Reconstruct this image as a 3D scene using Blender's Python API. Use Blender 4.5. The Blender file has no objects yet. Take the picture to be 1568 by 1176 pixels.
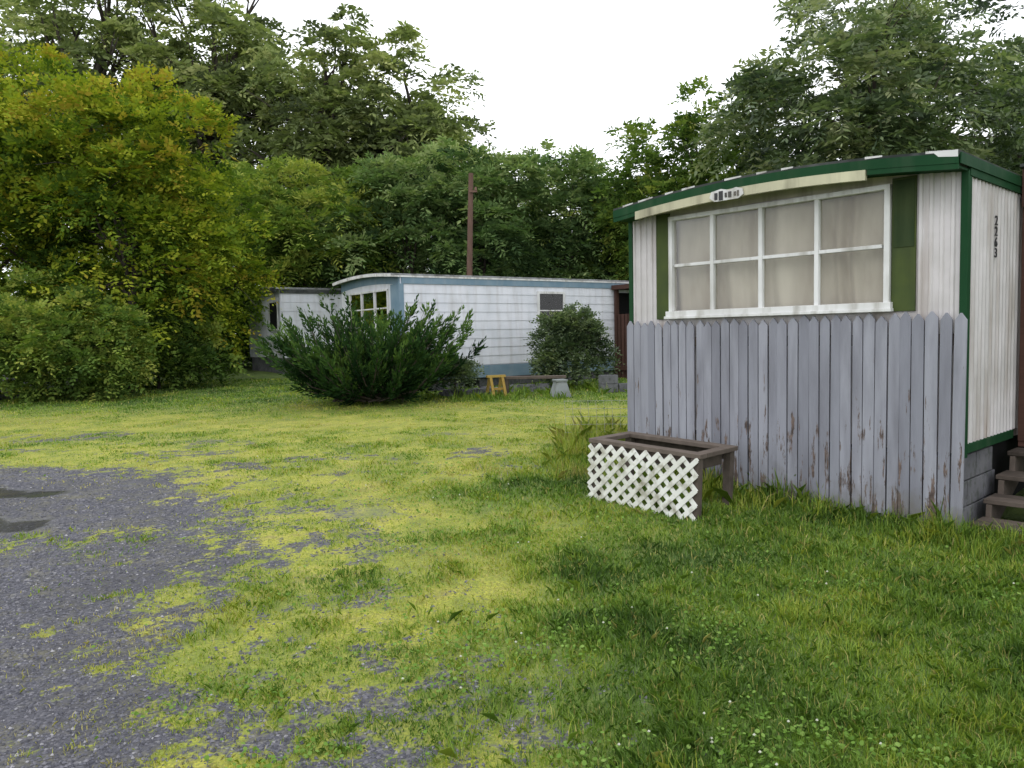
import bpy, math, numpy as np
from mathutils import Matrix, Vector
rad=math.radians
scene=bpy.context.scene
col=scene.collection
rng=np.random.default_rng(7)

# ------------------------------------------------------------------ noise
_T=np.random.default_rng(3).random((256,256))
def vnoise(x,y,s=0):
    x=np.asarray(x,float)+s*17.3; y=np.asarray(y,float)+s*9.7
    xi=np.floor(x).astype(int); yi=np.floor(y).astype(int)
    fx=x-xi; fy=y-yi; fx=fx*fx*(3-2*fx); fy=fy*fy*(3-2*fy)
    a=_T[xi&255,yi&255]; b=_T[(xi+1)&255,yi&255]; c=_T[xi&255,(yi+1)&255]; d=_T[(xi+1)&255,(yi+1)&255]
    return (a*(1-fx)+b*fx)*(1-fy)+(c*(1-fx)+d*fx)*fy
def fbm(x,y,s=0,o=4):
    r=0;a=.5;t=0
    for i in range(o):
        r=r+a*vnoise(x*2**i,y*2**i,s+i*3); t+=a; a*=.5
    return r/t
def sstep(a,b,x):
    t=np.clip((x-a)/(b-a),0,1); return t*t*(3-2*t)
def gh(x,y):
    x=np.asarray(x,float); y=np.asarray(y,float)
    return .19*sstep(5.2,9,y)+.018*np.clip(y-14,0,40)+ (fbm(x*.6,y*.6,5)-.5)*.06
def masks(x,y):
    xe=np.interp(y,[0,2.9,3.95,5.4,6.8,7.8,8.5,9.2,10],[-.6,-1.05,-1.6,-2.0,-2.2,-2.9,-4.2,-6.5,-12])
    n=fbm(x*1.1,y*1.1,1); n2=fbm(x*4.5,y*4.5,2); n3=fbm(x*11,y*11,4,3)
    g=sstep(-.8,.7,(xe-x)*.9+(n-.5)*1.2+(n2-.5)*1.6+(n3-.5)*1.3)
    g=g*(1-.8*sstep(.6,.72,n2)*sstep(2.2,.6,xe-x))
    g=g*(1-.8*sstep(.34,.12,np.abs(y-6.05-.1*(x+4)+(n2-.5)*.5))*sstep(-5.2,-3.6,x)*sstep(-2.0,-3.0,x)*sstep(.40,.52,n3*.5+n2*.5))
    wd=np.interp(y,[0,4.5,6.5,9],[2.9,2.6,1.9,1.4])
    band=sstep(wd,.1,x-xe)*sstep(9.5,7.5,y)*sstep(.42,.62,n2*.35+n*.25+n3*.4)*.8
    far=sstep(12.5,10,y)*sstep(7,8.5,y)*sstep(1.2,-.5,x)*sstep(.52,.68,fbm(x*1.2,y*2.6,8)*.6+n3*.4)*.7
    far2=sstep(1.5,.4,np.hypot((x+6.6)/1.3,(y-11.6)/.8))*sstep(.42,.6,n2)*.7
    g=np.maximum(np.maximum(g,band),np.maximum(far,far2))
    xm=np.interp(y,[0,2.9,4.9,7.5,11,15],[.5,.4,0,.1,1.5,3.2])
    m=sstep(-.9,1.1,xm-x+(fbm(x*.7,y*.7,11)-.5)*3.2)*(1-sstep(13.5,17.5,y))
    m=m*(.65+.35*sstep(.36,.56,fbm(x*1.7,y*1.7,14,4)))
    wet=np.maximum(sstep(1.25,.6,np.hypot((x+5.2)/.9,(y-7.5)/.22)+(n2-.5)*1.2), sstep(1.25,.6,np.hypot((x+4.35)/.5,(y-6.5)/.24)+(n2-.5)*1.2))
    wet=np.maximum(wet, sstep(1.3,.6,np.hypot((x+1.35)/.35,(y-6.7)/.2)+(n2-.5))*.5)
    return g,m,wet

# ------------------------------------------------------------------ materials
def newmat(name):
    m=bpy.data.materials.new(name); m.use_nodes=True
    nt=m.node_tree; nt.nodes.clear()
    out=nt.nodes.new('ShaderNodeOutputMaterial'); b=nt.nodes.new('ShaderNodeBsdfPrincipled')
    nt.links.new(b.outputs[0],out.inputs[0]); return m,nt,b,out
def N(nt,t,**k):
    n=nt.nodes.new(t)
    for a,v in k.items(): setattr(n,a,v)
    return n
def ramp(nt,src,stops):
    r=N(nt,'ShaderNodeValToRGB'); e=r.color_ramp.elements
    while len(e)<len(stops): e.new(.5)
    for i,(p,c) in enumerate(stops): e[i].position=p; e[i].color=(*c,1) if len(c)==3 else c
    nt.links.new(src,r.inputs[0]); return r.outputs[0]
def noise(nt,scale,detail=4,vec=None,rough=.55,sc=None):
    n=N(nt,'ShaderNodeTexNoise'); n.inputs['Scale'].default_value=scale; n.inputs['Detail'].default_value=detail; n.inputs['Roughness'].default_value=rough
    if vec is None: vec=N(nt,'ShaderNodeTexCoord').outputs['Object']
    if sc:
        mp=N(nt,'ShaderNodeMapping'); mp.inputs['Scale'].default_value=sc; nt.links.new(vec,mp.inputs[0]); vec=mp.outputs[0]
    nt.links.new(vec,n.inputs['Vector']); return n.outputs['Fac']
def mix(nt,f,a,b,mode='MIX'):
    m=N(nt,'ShaderNodeMix'); m.data_type='RGBA'; m.blend_type=mode
    for inp,v in ((m.inputs[0],f),(m.inputs[6],a),(m.inputs[7],b)):
        if hasattr(v,'links') or isinstance(v,bpy.types.NodeSocket): nt.links.new(v,inp)
        elif isinstance(v,(int,float)): inp.default_value=v
        else: inp.default_value=(*v,1)
    return m.outputs[2]
def math_(nt,op,a,b=0,c=None):
    m=N(nt,'ShaderNodeMath'); m.operation=op
    for i,v in enumerate((a,b) if c is None else (a,b,c)):
        if isinstance(v,(int,float)): m.inputs[i].default_value=v
        else: nt.links.new(v,m.inputs[i])
    return m.outputs[0]
def bump(nt,b,h,strength=.3,dist=.01):
    bp=N(nt,'ShaderNodeBump'); bp.inputs['Strength'].default_value=strength; bp.inputs['Distance'].default_value=dist
    nt.links.new(h,bp.inputs['Height']); nt.links.new(bp.outputs[0],b.inputs['Normal'])
def paint(name,c,c2=None,rough=.5,dirt=(.25,.22,.17),amt=.5,streak=True,bs=.15,scale=6,spec=.35):
    m,nt,b,o=newmat(name)
    n1=noise(nt,scale,6,sc=(1,1,.12) if streak else (1,1,1))
    n2=noise(nt,2.2,4)
    base=mix(nt,ramp(nt,n2,[(.35,(0,0,0)),(.65,(1,1,1))]),c,c2 or tuple(x*.85 for x in c))
    f=ramp(nt,n1,[(.48,(0,0,0)),(.74,(amt,)*3)])
    nt.links.new(mix(nt,f,base,dirt),b.inputs['Base Color'])
    b.inputs['Roughness'].default_value=rough; b.inputs['Specular IOR Level'].default_value=spec
    bump(nt,b,noise(nt,40,3),bs,.004)
    return m
def wood(name,c1,c2,rough=.85,sc=(3,3,30)):
    m,nt,b,o=newmat(name)
    n1=noise(nt,3,6,sc=sc); at=N(nt,'ShaderNodeAttribute',attribute_name='v').outputs['Fac']
    c=ramp(nt,n1,[(.3,c1),(.7,c2)])
    nt.links.new(mix(nt,.6,c,mix(nt,at,tuple(x*.7 for x in c1),c2)),b.inputs['Base Color'])
    b.inputs['Roughness'].default_value=rough; b.inputs['Specular IOR Level'].default_value=.2; bump(nt,b,n1,.4,.004); return m
def foliage(name,stops,trans=.3,rough=.5,spec=0):
    m=bpy.data.materials.new(name); m.use_nodes=True; nt=m.node_tree; nt.nodes.clear()
    out=N(nt,'ShaderNodeOutputMaterial')
    at=N(nt,'ShaderNodeAttribute',attribute_name='v').outputs['Fac']
    c=ramp(nt,at,stops)
    if spec:
        b=N(nt,'ShaderNodeBsdfPrincipled'); b.inputs['Roughness'].default_value=rough; b.inputs['Specular IOR Level'].default_value=spec
    else: b=N(nt,'ShaderNodeBsdfDiffuse')
    nt.links.new(c,b.inputs[0])
    tr=N(nt,'ShaderNodeBsdfTranslucent'); ms=N(nt,'ShaderNodeMixShader'); ms.inputs[0].default_value=trans
    nt.links.new(mix(nt,1,c,(1.0,1.15,.55),'MULTIPLY'),tr.inputs[0])
    nt.links.new(b.outputs[0],ms.inputs[1]); nt.links.new(tr.outputs[0],ms.inputs[2]); nt.links.new(ms.outputs[0],out.inputs[0])
    return m

# ------------------------------------------------------------------ mesh helpers
def empty(name,loc=(0,0,0),rz=0,parent=None):
    o=bpy.data.objects.new(name,None); o.location=loc; o.rotation_euler=(0,0,rz); col.objects.link(o)
    o.empty_display_size=.2
    if parent: o.parent=parent
    return o
class MB:
    def __init__(s): s.v=[];s.f=[];s.a=[]
    def add(s,vs,fs,val=None):
        b=len(s.v); s.v+=[tuple(map(float,p)) for p in vs]; s.f+=[tuple(b+i for i in f) for f in fs]
        val=rng.random() if val is None else val
        s.a+=[val]*len(fs)
    def box(s,x,y,z,val=None,M=None):
        vs=[(x[i],y[j],z[k]) for k in (0,1) for j in (0,1) for i in (0,1)]
        if M is not None: vs=[tuple(M@Vector(p)) for p in vs]
        s.add(vs,[(0,2,3,1),(4,5,7,6),(0,1,5,4),(2,6,7,3),(0,4,6,2),(1,3,7,5)],val)
    def prism(s,poly,ax,a0,a1,val=None):
        def P(p,a):
            return {'x':(a,p[0],p[1]),'y':(p[0],a,p[1]),'z':(p[0],p[1],a)}[ax]
        n=len(poly); vs=[P(p,a0) for p in poly]+[P(p,a1) for p in poly]
        s.add(vs,[tuple(range(n))[::-1],tuple(range(n,2*n))]+[(i,(i+1)%n,n+(i+1)%n,n+i) for i in range(n)],val)
    def tube(s,pts,rs,k=7,val=None,cap=True):
        pts=[Vector(p) for p in pts]; vs=[];fs=[]
        for i,p in enumerate(pts):
            d=(pts[min(i+1,len(pts)-1)]-pts[max(i-1,0)]).normalized()
            u=d.orthogonal().normalized() if i==0 else (u-d*u.dot(d)).normalized(); w=d.cross(u)
            for j in range(k):
                a=2*math.pi*j/k; vs.append(p+(u*math.cos(a)+w*math.sin(a))*rs[i])
        for i in range(len(pts)-1):
            for j in range(k):
                fs.append((i*k+j,i*k+(j+1)%k,(i+1)*k+(j+1)%k,(i+1)*k+j))
        if cap: fs+=[tuple(range(k))[::-1],tuple(range((len(pts)-1)*k,len(pts)*k))]
        s.add(vs,fs,val)
    def build(s,name,mat,parent=None,bevel=0,smooth=False):
        me=bpy.data.meshes.new(name); me.from_pydata(s.v,[],s.f); me.materials.append(mat)
        at=me.attributes.new('v','FLOAT','FACE'); at.data.foreach_set('value',np.array(s.a,np.float32))
        if smooth: me.polygons.foreach_set('use_smooth',[True]*len(me.polygons))
        me.update(); o=bpy.data.objects.new(name,me); col.objects.link(o)
        if parent: o.parent=parent
        if bevel:
            md=o.modifiers.new('bevel','BEVEL'); md.width=bevel; md.segments=2; md.limit_method='ANGLE'
        return o
def npmesh(name,V,k,vals,mat,parent=None,faces=None):
    n=len(V); me=bpy.data.meshes.new(name)
    me.vertices.add(n*k); me.vertices.foreach_set('co',V.reshape(-1).astype(np.float32))
    me.loops.add(n*k); me.loops.foreach_set('vertex_index',np.arange(n*k,dtype=np.int32))
    me.polygons.add(n); me.polygons.foreach_set('loop_start',np.arange(0,n*k,k,dtype=np.int32))
    me.update(calc_edges=True)
    at=me.attributes.new('v','FLOAT','FACE'); at.data.foreach_set('value',np.asarray(vals,np.float32))
    me.materials.append(mat); o=bpy.data.objects.new(name,me); col.objects.link(o)
    if parent: o.parent=parent
    return o
def nrm(a): return a/np.maximum(np.linalg.norm(a,axis=-1,keepdims=True),1e-9)
def diamonds(P,A,Nn,L,W):
    B=nrm(np.cross(A,Nn)); L=L[:,None]; W=W[:,None]
    return np.stack([P,P+A*L*.45+B*W*.5,P+A*L,P+A*L*.45-B*W*.5],1)

# ------------------------------------------------------------------ trees
def crown(name,C,clr,nf,fl,k,ls,lw,mat,parent,center,droop=.35,vb=None,seed=0,upb=.25,vspread=.18,flat=.8):
    r=np.random.default_rng(seed)
    C=np.asarray(C); n=len(C); M=n*nf
    ci=np.repeat(np.arange(n),nf)
    d=nrm(r.normal(size=(M,3))); out=nrm(C-np.asarray(center))[ci]
    d=nrm(d+out*.55+np.array([0,0,upb]))
    rr=np.asarray(clr)[ci][:,None]*(.35+.65*r.random((M,1))**.6)
    o=C[ci]+d*rr*np.array([1,1,flat])
    a=nrm(d*1.0+out*.3+r.normal(size=(M,3))*.35)
    L=fl*(.6+.7*r.random(M))
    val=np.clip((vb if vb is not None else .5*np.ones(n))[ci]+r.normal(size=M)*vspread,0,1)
    up=np.array([0,0,1.]); nn=nrm(up+d*.6+r.normal(size=(M,3))*.35)
    b=nrm(np.cross(a,nn)); nn=nrm(np.cross(b,a))
    Ps=[];As=[];Ns=[];Ls=[];Ws=[];Vs=[]
    for i in range(k+1):
        t=(i+.6)/(k+.6)
        p=o+a*(L*t)[:,None]; p[:,2]-=droop*L*t*t
        for sgn in ((-1,1) if i<k else (0,)):
            la=nrm(a*(.55 if sgn else 1)+b*sgn*.9+r.normal(size=(M,3))*.18-up*droop*(.3+.5*t))
            Ps.append(p);As.append(la);Ns.append(nrm(nn+r.normal(size=(M,3))*.25))
            sz=(1-.35*abs(t-.5)*2)*(.75+.5*r.random(M)); Ls.append(ls*sz);Ws.append(lw*sz)
            Vs.append(np.clip(val+r.normal(size=M)*.07,0,1))
    V=diamonds(np.concatenate(Ps),np.concatenate(As),np.concatenate(Ns),np.concatenate(Ls),np.concatenate(Ws))
    return npmesh(name,V,4,np.concatenate(Vs),mat,parent)
def tree(name,x,y,zc,R,nc,cr,nf,fl,k,ls,lw,mat,bark,seed,trunk_r=.2,droop=.35,limbs=14,pw=.45,lump=.35,bare=0,vmean=.5,ybias=0,vs=.2,low=None,flat=.8):
    r=np.random.default_rng(seed); g=float(gh(x,y))
    root=empty(name,(x,y,g))
    d=nrm(r.normal(size=(nc*3,3)))
    if low is not None: d=d[d[:,2]>low]
    d=d[:nc]; n=len(d)
    th=np.arctan2(d[:,1],d[:,0]); fn=np.clip((fbm(np.cos(th)*1.6+seed,np.sin(th)*1.6+d[:,2]*2+seed*.7,seed%7,3)-.3)/.4,0,1)
    lu=1.04-lump*(1-fn)
    q=r.random(n)**pw
    C=np.array([0,0,zc])+d*np.array(R)*(q*lu)[:,None]
    C[:,2]=np.maximum(C[:,2],.3+.3*r.random(n))
    clr=cr*(.6+.8*r.random(n))
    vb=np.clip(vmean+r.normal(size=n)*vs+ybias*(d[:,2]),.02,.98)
    ctr=np.array([0,0,zc-.3*R[2]])
    crown(name+'_crown',C,clr,nf,fl,k,ls,lw,mat,root,ctr,droop,vb,seed,flat=flat)
    mb=MB(); base=zc-R[2]*.55
    fork=Vector((r.normal()*.15,r.normal()*.15,max(base,.8)))
    top=Vector((r.normal()*.4,r.normal()*.4,zc+R[2]*.35))
    mb.tube([(0,0,-.2),(0,0,.3),fork*.5+Vector((.1,0,0)),fork,fork.lerp(top,.5)+Vector((.15,.1,0)),top],[trunk_r*1.4,trunk_r*1.05,trunk_r*.95,trunk_r*.85,trunk_r*.5,trunk_r*.12],9)
    idx=r.permutation(n)[:limbs]
    for i in idx:
        e=Vector(C[i]); f=r.random()*.6; s=fork.lerp(top,f)
        m1=s.lerp(e,.4)+Vector((r.normal()*.12,r.normal()*.12,.2*R[2]*.3)); m2=s.lerp(e,.75)+Vector((r.normal()*.15,r.normal()*.15,.1))
        t=trunk_r*(.5-.3*f)
        mb.tube([s,m1,m2,e],[t,t*.7,t*.45,t*.12],6)
        for q2 in range(2):
            e2=e+Vector(r.normal(size=3)*cr*.7); mb.tube([m2,m2.lerp(e2,.5)+Vector((0,0,.08)),e2],[t*.35,t*.22,.008],4)
    mb.build(name+'_trunk',bark,root,smooth=True)
    return root

bark=wood('bark',(.035,.028,.022),(.10,.085,.07),.95,(6,6,1.5))
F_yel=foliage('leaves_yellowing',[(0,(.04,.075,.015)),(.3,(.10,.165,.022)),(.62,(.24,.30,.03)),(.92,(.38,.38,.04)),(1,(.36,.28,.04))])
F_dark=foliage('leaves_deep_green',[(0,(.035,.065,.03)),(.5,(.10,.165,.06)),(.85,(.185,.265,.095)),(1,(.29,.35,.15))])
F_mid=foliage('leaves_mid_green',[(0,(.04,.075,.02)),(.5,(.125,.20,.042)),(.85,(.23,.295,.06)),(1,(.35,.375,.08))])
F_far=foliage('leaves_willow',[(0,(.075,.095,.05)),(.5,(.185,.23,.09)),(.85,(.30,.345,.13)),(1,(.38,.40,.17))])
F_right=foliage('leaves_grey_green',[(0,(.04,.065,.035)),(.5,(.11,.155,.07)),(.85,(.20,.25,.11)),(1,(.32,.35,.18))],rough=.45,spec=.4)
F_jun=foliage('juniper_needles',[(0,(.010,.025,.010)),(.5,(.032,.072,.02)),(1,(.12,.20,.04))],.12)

# left yellowing trees
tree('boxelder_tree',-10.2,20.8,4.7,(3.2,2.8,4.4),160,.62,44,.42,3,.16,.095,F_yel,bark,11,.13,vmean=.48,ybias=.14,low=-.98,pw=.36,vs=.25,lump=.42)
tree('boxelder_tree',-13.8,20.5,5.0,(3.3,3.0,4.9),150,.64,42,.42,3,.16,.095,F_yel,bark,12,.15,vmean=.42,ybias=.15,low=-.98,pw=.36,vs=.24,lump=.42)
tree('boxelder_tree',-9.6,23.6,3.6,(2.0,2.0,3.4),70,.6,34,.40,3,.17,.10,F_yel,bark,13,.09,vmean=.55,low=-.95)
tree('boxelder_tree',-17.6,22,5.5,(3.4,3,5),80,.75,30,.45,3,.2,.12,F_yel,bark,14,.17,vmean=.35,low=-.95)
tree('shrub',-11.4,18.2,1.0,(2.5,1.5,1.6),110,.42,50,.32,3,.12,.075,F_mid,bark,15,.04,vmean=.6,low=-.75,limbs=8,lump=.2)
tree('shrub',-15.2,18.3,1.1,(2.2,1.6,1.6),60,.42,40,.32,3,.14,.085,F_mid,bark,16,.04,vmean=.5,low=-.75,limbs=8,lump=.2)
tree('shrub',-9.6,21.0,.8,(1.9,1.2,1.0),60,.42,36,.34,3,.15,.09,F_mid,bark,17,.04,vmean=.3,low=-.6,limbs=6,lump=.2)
# tall willows behind
spec=[(-27,40,10.5,(6.5,4.5,7.5)),(-20.5,38,12.3,(5.6,4.5,8.4)),(-14.6,39,11.6,(5.2,4,8.4)),(-9.0,38,9.7,(4.8,4,7.4)),(-4.7,39,9.2,(3.9,3.6,6.9)),(-17.5,46,11.5,(6.5,5,9))]
for i,(x,y,zc,R) in enumerate(spec):
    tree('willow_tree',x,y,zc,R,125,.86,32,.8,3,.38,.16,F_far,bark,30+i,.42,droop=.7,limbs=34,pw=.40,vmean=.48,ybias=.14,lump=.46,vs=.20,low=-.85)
tree('willow_tree',-8,46,5.2,(6,4,4.5),80,1.0,28,.8,3,.40,.17,F_far,bark,37,.3,droop=.6,limbs=16,vmean=.4,low=-.85)
tree('willow_tree',-1.8,46,7.4,(2.4,2,5.6),60,.75,28,.7,3,.34,.16,F_far,bark,40,.2,droop=.5,vmean=.4)
tree('willow_tree',2.6,52,6.8,(3.4,3,5.0),60,.9,28,.7,3,.4,.2,F_far,bark,41,.2,droop=.5,vmean=.5)
tree('willow_tree',-.5,50,5,(4,3,5.0),60,.9,28,.7,3,.4,.2,F_far,bark,42,.2,droop=.5,vmean=.5)
# mid sumac mass
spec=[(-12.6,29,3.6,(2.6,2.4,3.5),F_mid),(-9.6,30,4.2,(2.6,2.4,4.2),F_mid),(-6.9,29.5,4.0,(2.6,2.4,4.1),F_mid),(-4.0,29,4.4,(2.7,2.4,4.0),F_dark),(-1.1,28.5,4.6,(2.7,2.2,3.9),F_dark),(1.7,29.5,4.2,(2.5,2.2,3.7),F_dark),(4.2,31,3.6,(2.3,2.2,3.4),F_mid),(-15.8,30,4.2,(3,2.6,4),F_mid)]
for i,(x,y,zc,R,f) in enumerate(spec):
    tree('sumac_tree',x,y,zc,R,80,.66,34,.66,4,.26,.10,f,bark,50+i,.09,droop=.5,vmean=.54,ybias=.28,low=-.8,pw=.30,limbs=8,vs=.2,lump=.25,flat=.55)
# right group
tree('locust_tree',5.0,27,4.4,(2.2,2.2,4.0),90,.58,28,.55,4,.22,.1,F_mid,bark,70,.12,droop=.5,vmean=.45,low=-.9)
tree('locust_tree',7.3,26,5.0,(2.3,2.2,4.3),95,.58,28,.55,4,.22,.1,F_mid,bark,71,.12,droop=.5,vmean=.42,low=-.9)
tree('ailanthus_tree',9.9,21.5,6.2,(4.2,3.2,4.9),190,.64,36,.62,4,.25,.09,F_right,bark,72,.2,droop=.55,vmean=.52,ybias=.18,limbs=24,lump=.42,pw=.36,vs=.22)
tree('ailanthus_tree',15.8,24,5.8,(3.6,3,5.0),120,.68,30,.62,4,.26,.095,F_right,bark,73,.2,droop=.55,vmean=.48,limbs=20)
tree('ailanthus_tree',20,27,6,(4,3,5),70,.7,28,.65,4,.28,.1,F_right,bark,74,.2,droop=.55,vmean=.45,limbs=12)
r=np.random.default_rng(90)
nn=330; xs=r.uniform(-60,60,nn); C=np.stack([xs,36+r.random(nn)*4+abs(xs)*-.08,r.random(nn)*3.6],1)
C[:,2]+=.6
far=empty('distant_trees',(0,0,0))
crown('distant_foliage',C,np.full(nn,1.3),90,.8,2,.42,.26,F_dark,far,(0,60,-8),.4,np.clip(.35+r.normal(size=nn)*.15,0,1),91)
nn=260; xs=r.uniform(-22,12,nn); C=np.stack([xs,31.5+r.random(nn)*1.5,.7+r.random(nn)*1.8],1)
crown('distant_understory',C,np.full(nn,.8),50,.5,2,.28,.16,F_dark,far,(0,50,-5),.4,np.clip(.3+r.normal(size=nn)*.12,0,1),92)

# ------------------------------------------------------------------ juniper
def juniper(x,y):
    g=float(gh(x,y)); root=empty('juniper_bush',(x,y,g)); r=np.random.default_rng(5)
    P=[];A=[];NN=[];L=[];W=[];V=[]; mb=MB()
    for i in range(240):
        az=r.random()*2*math.pi; el=min(math.acos(r.random()*.97),rad(76))
        ln=(1.42+.40*math.sin(el)+r.random()*.45)
        if r.random()<.6: ln*=.45+.45*r.random()
        d=Vector((math.cos(az)*math.sin(el),math.sin(az)*math.sin(el)*.8,math.cos(el)*.92))
        p0=Vector((r.normal()*.26,r.normal()*.2,.08))
        def pt(t): return p0+d*ln*t+Vector((0,0,.34*t*t*ln*math.sin(el)-.10*math.sin(math.pi*t)*math.sin(el)))
        mb.tube([pt(0),pt(.5),pt(1)],[.02,.012,.003],4)
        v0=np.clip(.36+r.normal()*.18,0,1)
        for s in range(17):
            t0=.22+.76*r.random()**.85; p=np.array(pt(t0)); ax=np.array((pt(min(t0+.05,1.02))-pt(t0-.05)).normalized())
            rd=nrm(np.cross(ax,r.normal(size=3))); sp=.5+.35*r.random()
            if s>13: rd=rd*.2; 
            a=nrm(ax+rd*sp+np.array([0,0,.2])); pl=(.20+.2*r.random())*(1.15-.4*t0)
            for q in range(11):
                f=q/10; pp=p+a*pl*f; rr2=nrm(np.cross(a,r.normal(size=3)))
                P.append(pp+rr2*.008); A.append(nrm(a+rr2*(.7-.5*f)+np.array([0,0,.08]))); NN.append(r.normal(size=3))
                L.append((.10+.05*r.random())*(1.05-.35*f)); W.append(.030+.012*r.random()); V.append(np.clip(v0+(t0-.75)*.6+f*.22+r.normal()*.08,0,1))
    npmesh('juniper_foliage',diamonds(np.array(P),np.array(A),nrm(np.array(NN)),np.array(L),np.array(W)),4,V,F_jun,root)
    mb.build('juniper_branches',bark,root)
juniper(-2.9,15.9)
tree('rose_bush',1.55,18.6,.9,(1.0,.8,1.05),75,.24,44,.26,3,.085,.055,F_right,bark,101,.03,vmean=.38,low=-.8,limbs=12,lump=.45)
tree('rose_bush',-1.25,16.9,.4,(.5,.45,.4),24,.16,40,.22,3,.08,.05,F_right,bark,102,.02,vmean=.35,low=-.5,limbs=5)

# ------------------------------------------------------------------ ground
def axis(segs):
    a=[]
    for s,e,st in segs: a+=list(np.arange(s,e,st))
    a.append(segs[-1][1]); return np.array(a)
X=axis([(-160,-40,8),(-40,-9,.8),(-9,4.5,.045),(4.5,9,.25),(9,40,1.2),(40,160,8)])
Y=axis([(-60,0,3),(0,1.6,.2),(1.6,11,.045),(11,20,.12),(20,45,1),(45,300,12)])
XX,YY=np.meshgrid(X,Y); Z=gh(XX,YY); G,Mo,We=masks(XX,YY)
near=(sstep(16,12,YY)*sstep(-12,-9,XX))
Z=Z+near*((fbm(XX*9,YY*9,21,3)-.5)*.02*(1-G)+(fbm(XX*2,YY*2,22,3)-.5)*.03)-We*.008
nx,ny=len(X),len(Y)
idx=np.arange(nx*ny).reshape(ny,nx)
Fq=np.stack([idx[:-1,:-1],idx[:-1,1:],idx[1:,1:],idx[1:,:-1]],-1).reshape(-1,4)
me=bpy.data.meshes.new('ground'); me.vertices.add(nx*ny)
me.vertices.foreach_set('co',np.stack([XX,YY,Z],-1).reshape(-1).astype(np.float32))
me.loops.add(Fq.size); me.loops.foreach_set('vertex_index',Fq.reshape(-1).astype(np.int32))
me.polygons.add(len(Fq)); me.polygons.foreach_set('loop_start',np.arange(0,Fq.size,4,dtype=np.int32)); me.update(calc_edges=True)
me.polygons.foreach_set('use_smooth',[True]*len(Fq))
for nme,a in (('grav',G),('moss',Mo),('wet',We)):
    at=me.attributes.new(nme,'FLOAT','POINT'); at.data.foreach_set('value',a.reshape(-1).astype(np.float32))
m,nt,b,o_=newmat('ground_soil_grass_gravel')
pos=N(nt,'ShaderNodeNewGeometry').outputs['Position']
ag=N(nt,'ShaderNodeAttribute',attribute_name='grav').outputs['Fac'];am=N(nt,'ShaderNodeAttribute',attribute_name='moss').outputs['Fac'];aw=N(nt,'ShaderNodeAttribute',attribute_name='wet').outputs['Fac']
vor=N(nt,'ShaderNodeTexVoronoi'); vor.inputs['Scale'].default_value=60; nt.links.new(pos,vor.inputs['Vector'])
sep=N(nt,'ShaderNodeSeparateColor'); nt.links.new(vor.outputs['Color'],sep.inputs[0])
gc=ramp(nt,sep.outputs[0],[(0,(.04,.04,.05)),(.6,(.08,.08,.10)),(.92,(.135,.132,.15)),(1,(.27,.265,.28))])
gc=mix(nt,ramp(nt,noise(nt,1.6,5,pos),[(.4,(0,0,0)),(.7,(.6,)*3)]),gc,(.075,.072,.08))
gc=mix(nt,ramp(nt,noise(nt,5,6,pos,.7),[(.48,(0,0,0)),(.70,(.7,)*3)]),gc,(.15,.14,.07))
gc=mix(nt,ramp(nt,noise(nt,.7,4,pos,.6),[(.45,(0,0,0)),(.60,(.5,)*3)]),gc,(.05,.05,.055))
mc=ramp(nt,noise(nt,2.6,6,pos,.68),[(.3,(.15,.19,.025)),(.45,(.28,.31,.03)),(.58,(.40,.39,.05)),(.68,(.32,.28,.08)),(.8,(.22,.18,.08))])
mc=mix(nt,ramp(nt,noise(nt,60,3,pos),[(.38,(.6,)*3),(.62,(0,0,0))]),mc,(.10,.115,.03))
sc_=ramp(nt,noise(nt,3,6,pos),[(.3,(.06,.10,.02)),(.6,(.12,.18,.03)),(.8,(.18,.19,.055))])
gm=mix(nt,am,sc_,mc)
fine=noise(nt,28,5,pos,.65)
gf=math_(nt,'ADD',ag,math_(nt,'MULTIPLY',math_(nt,'SUBTRACT',fine,.5),2.0))
gf=ramp(nt,gf,[(.32,(0,0,0)),(.66,(1,1,1))])
cc=mix(nt,gf,gm,gc)
cc=mix(nt,math_(nt,'MULTIPLY',aw,.55),cc,(.04,.038,.038))
nt.links.new(cc,b.inputs['Base Color'])
rr=math_(nt,'SUBTRACT',.85,math_(nt,'MULTIPLY',aw,.74)); nt.links.new(rr,b.inputs['Roughness'])
bp=N(nt,'ShaderNodeBump'); bp.inputs['Distance'].default_value=.012
nt.links.new(math_(nt,'MULTIPLY',math_(nt,'SUBTRACT',1,aw),.8),bp.inputs['Strength'])
nt.links.new(math_(nt,'ADD',math_(nt,'MULTIPLY',vor.outputs['Distance'],-1),math_(nt,'MULTIPLY',fine,.6)),bp.inputs['Height']); nt.links.new(bp.outputs[0],b.inputs['Normal'])
me.materials.append(m); go=bpy.data.objects.new('ground',me); col.objects.link(go)
def gz(x,y):
    g=gh(x,y); G_,M_,W_=masks(x,y); nr=(sstep(16,12,y)*sstep(-12,-9,x))
    return g+nr*((fbm(x*9,y*9,21,3)-.5)*.02*(1-G_)+(fbm(x*2,y*2,22,3)-.5)*.03)-W_*.008

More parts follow.
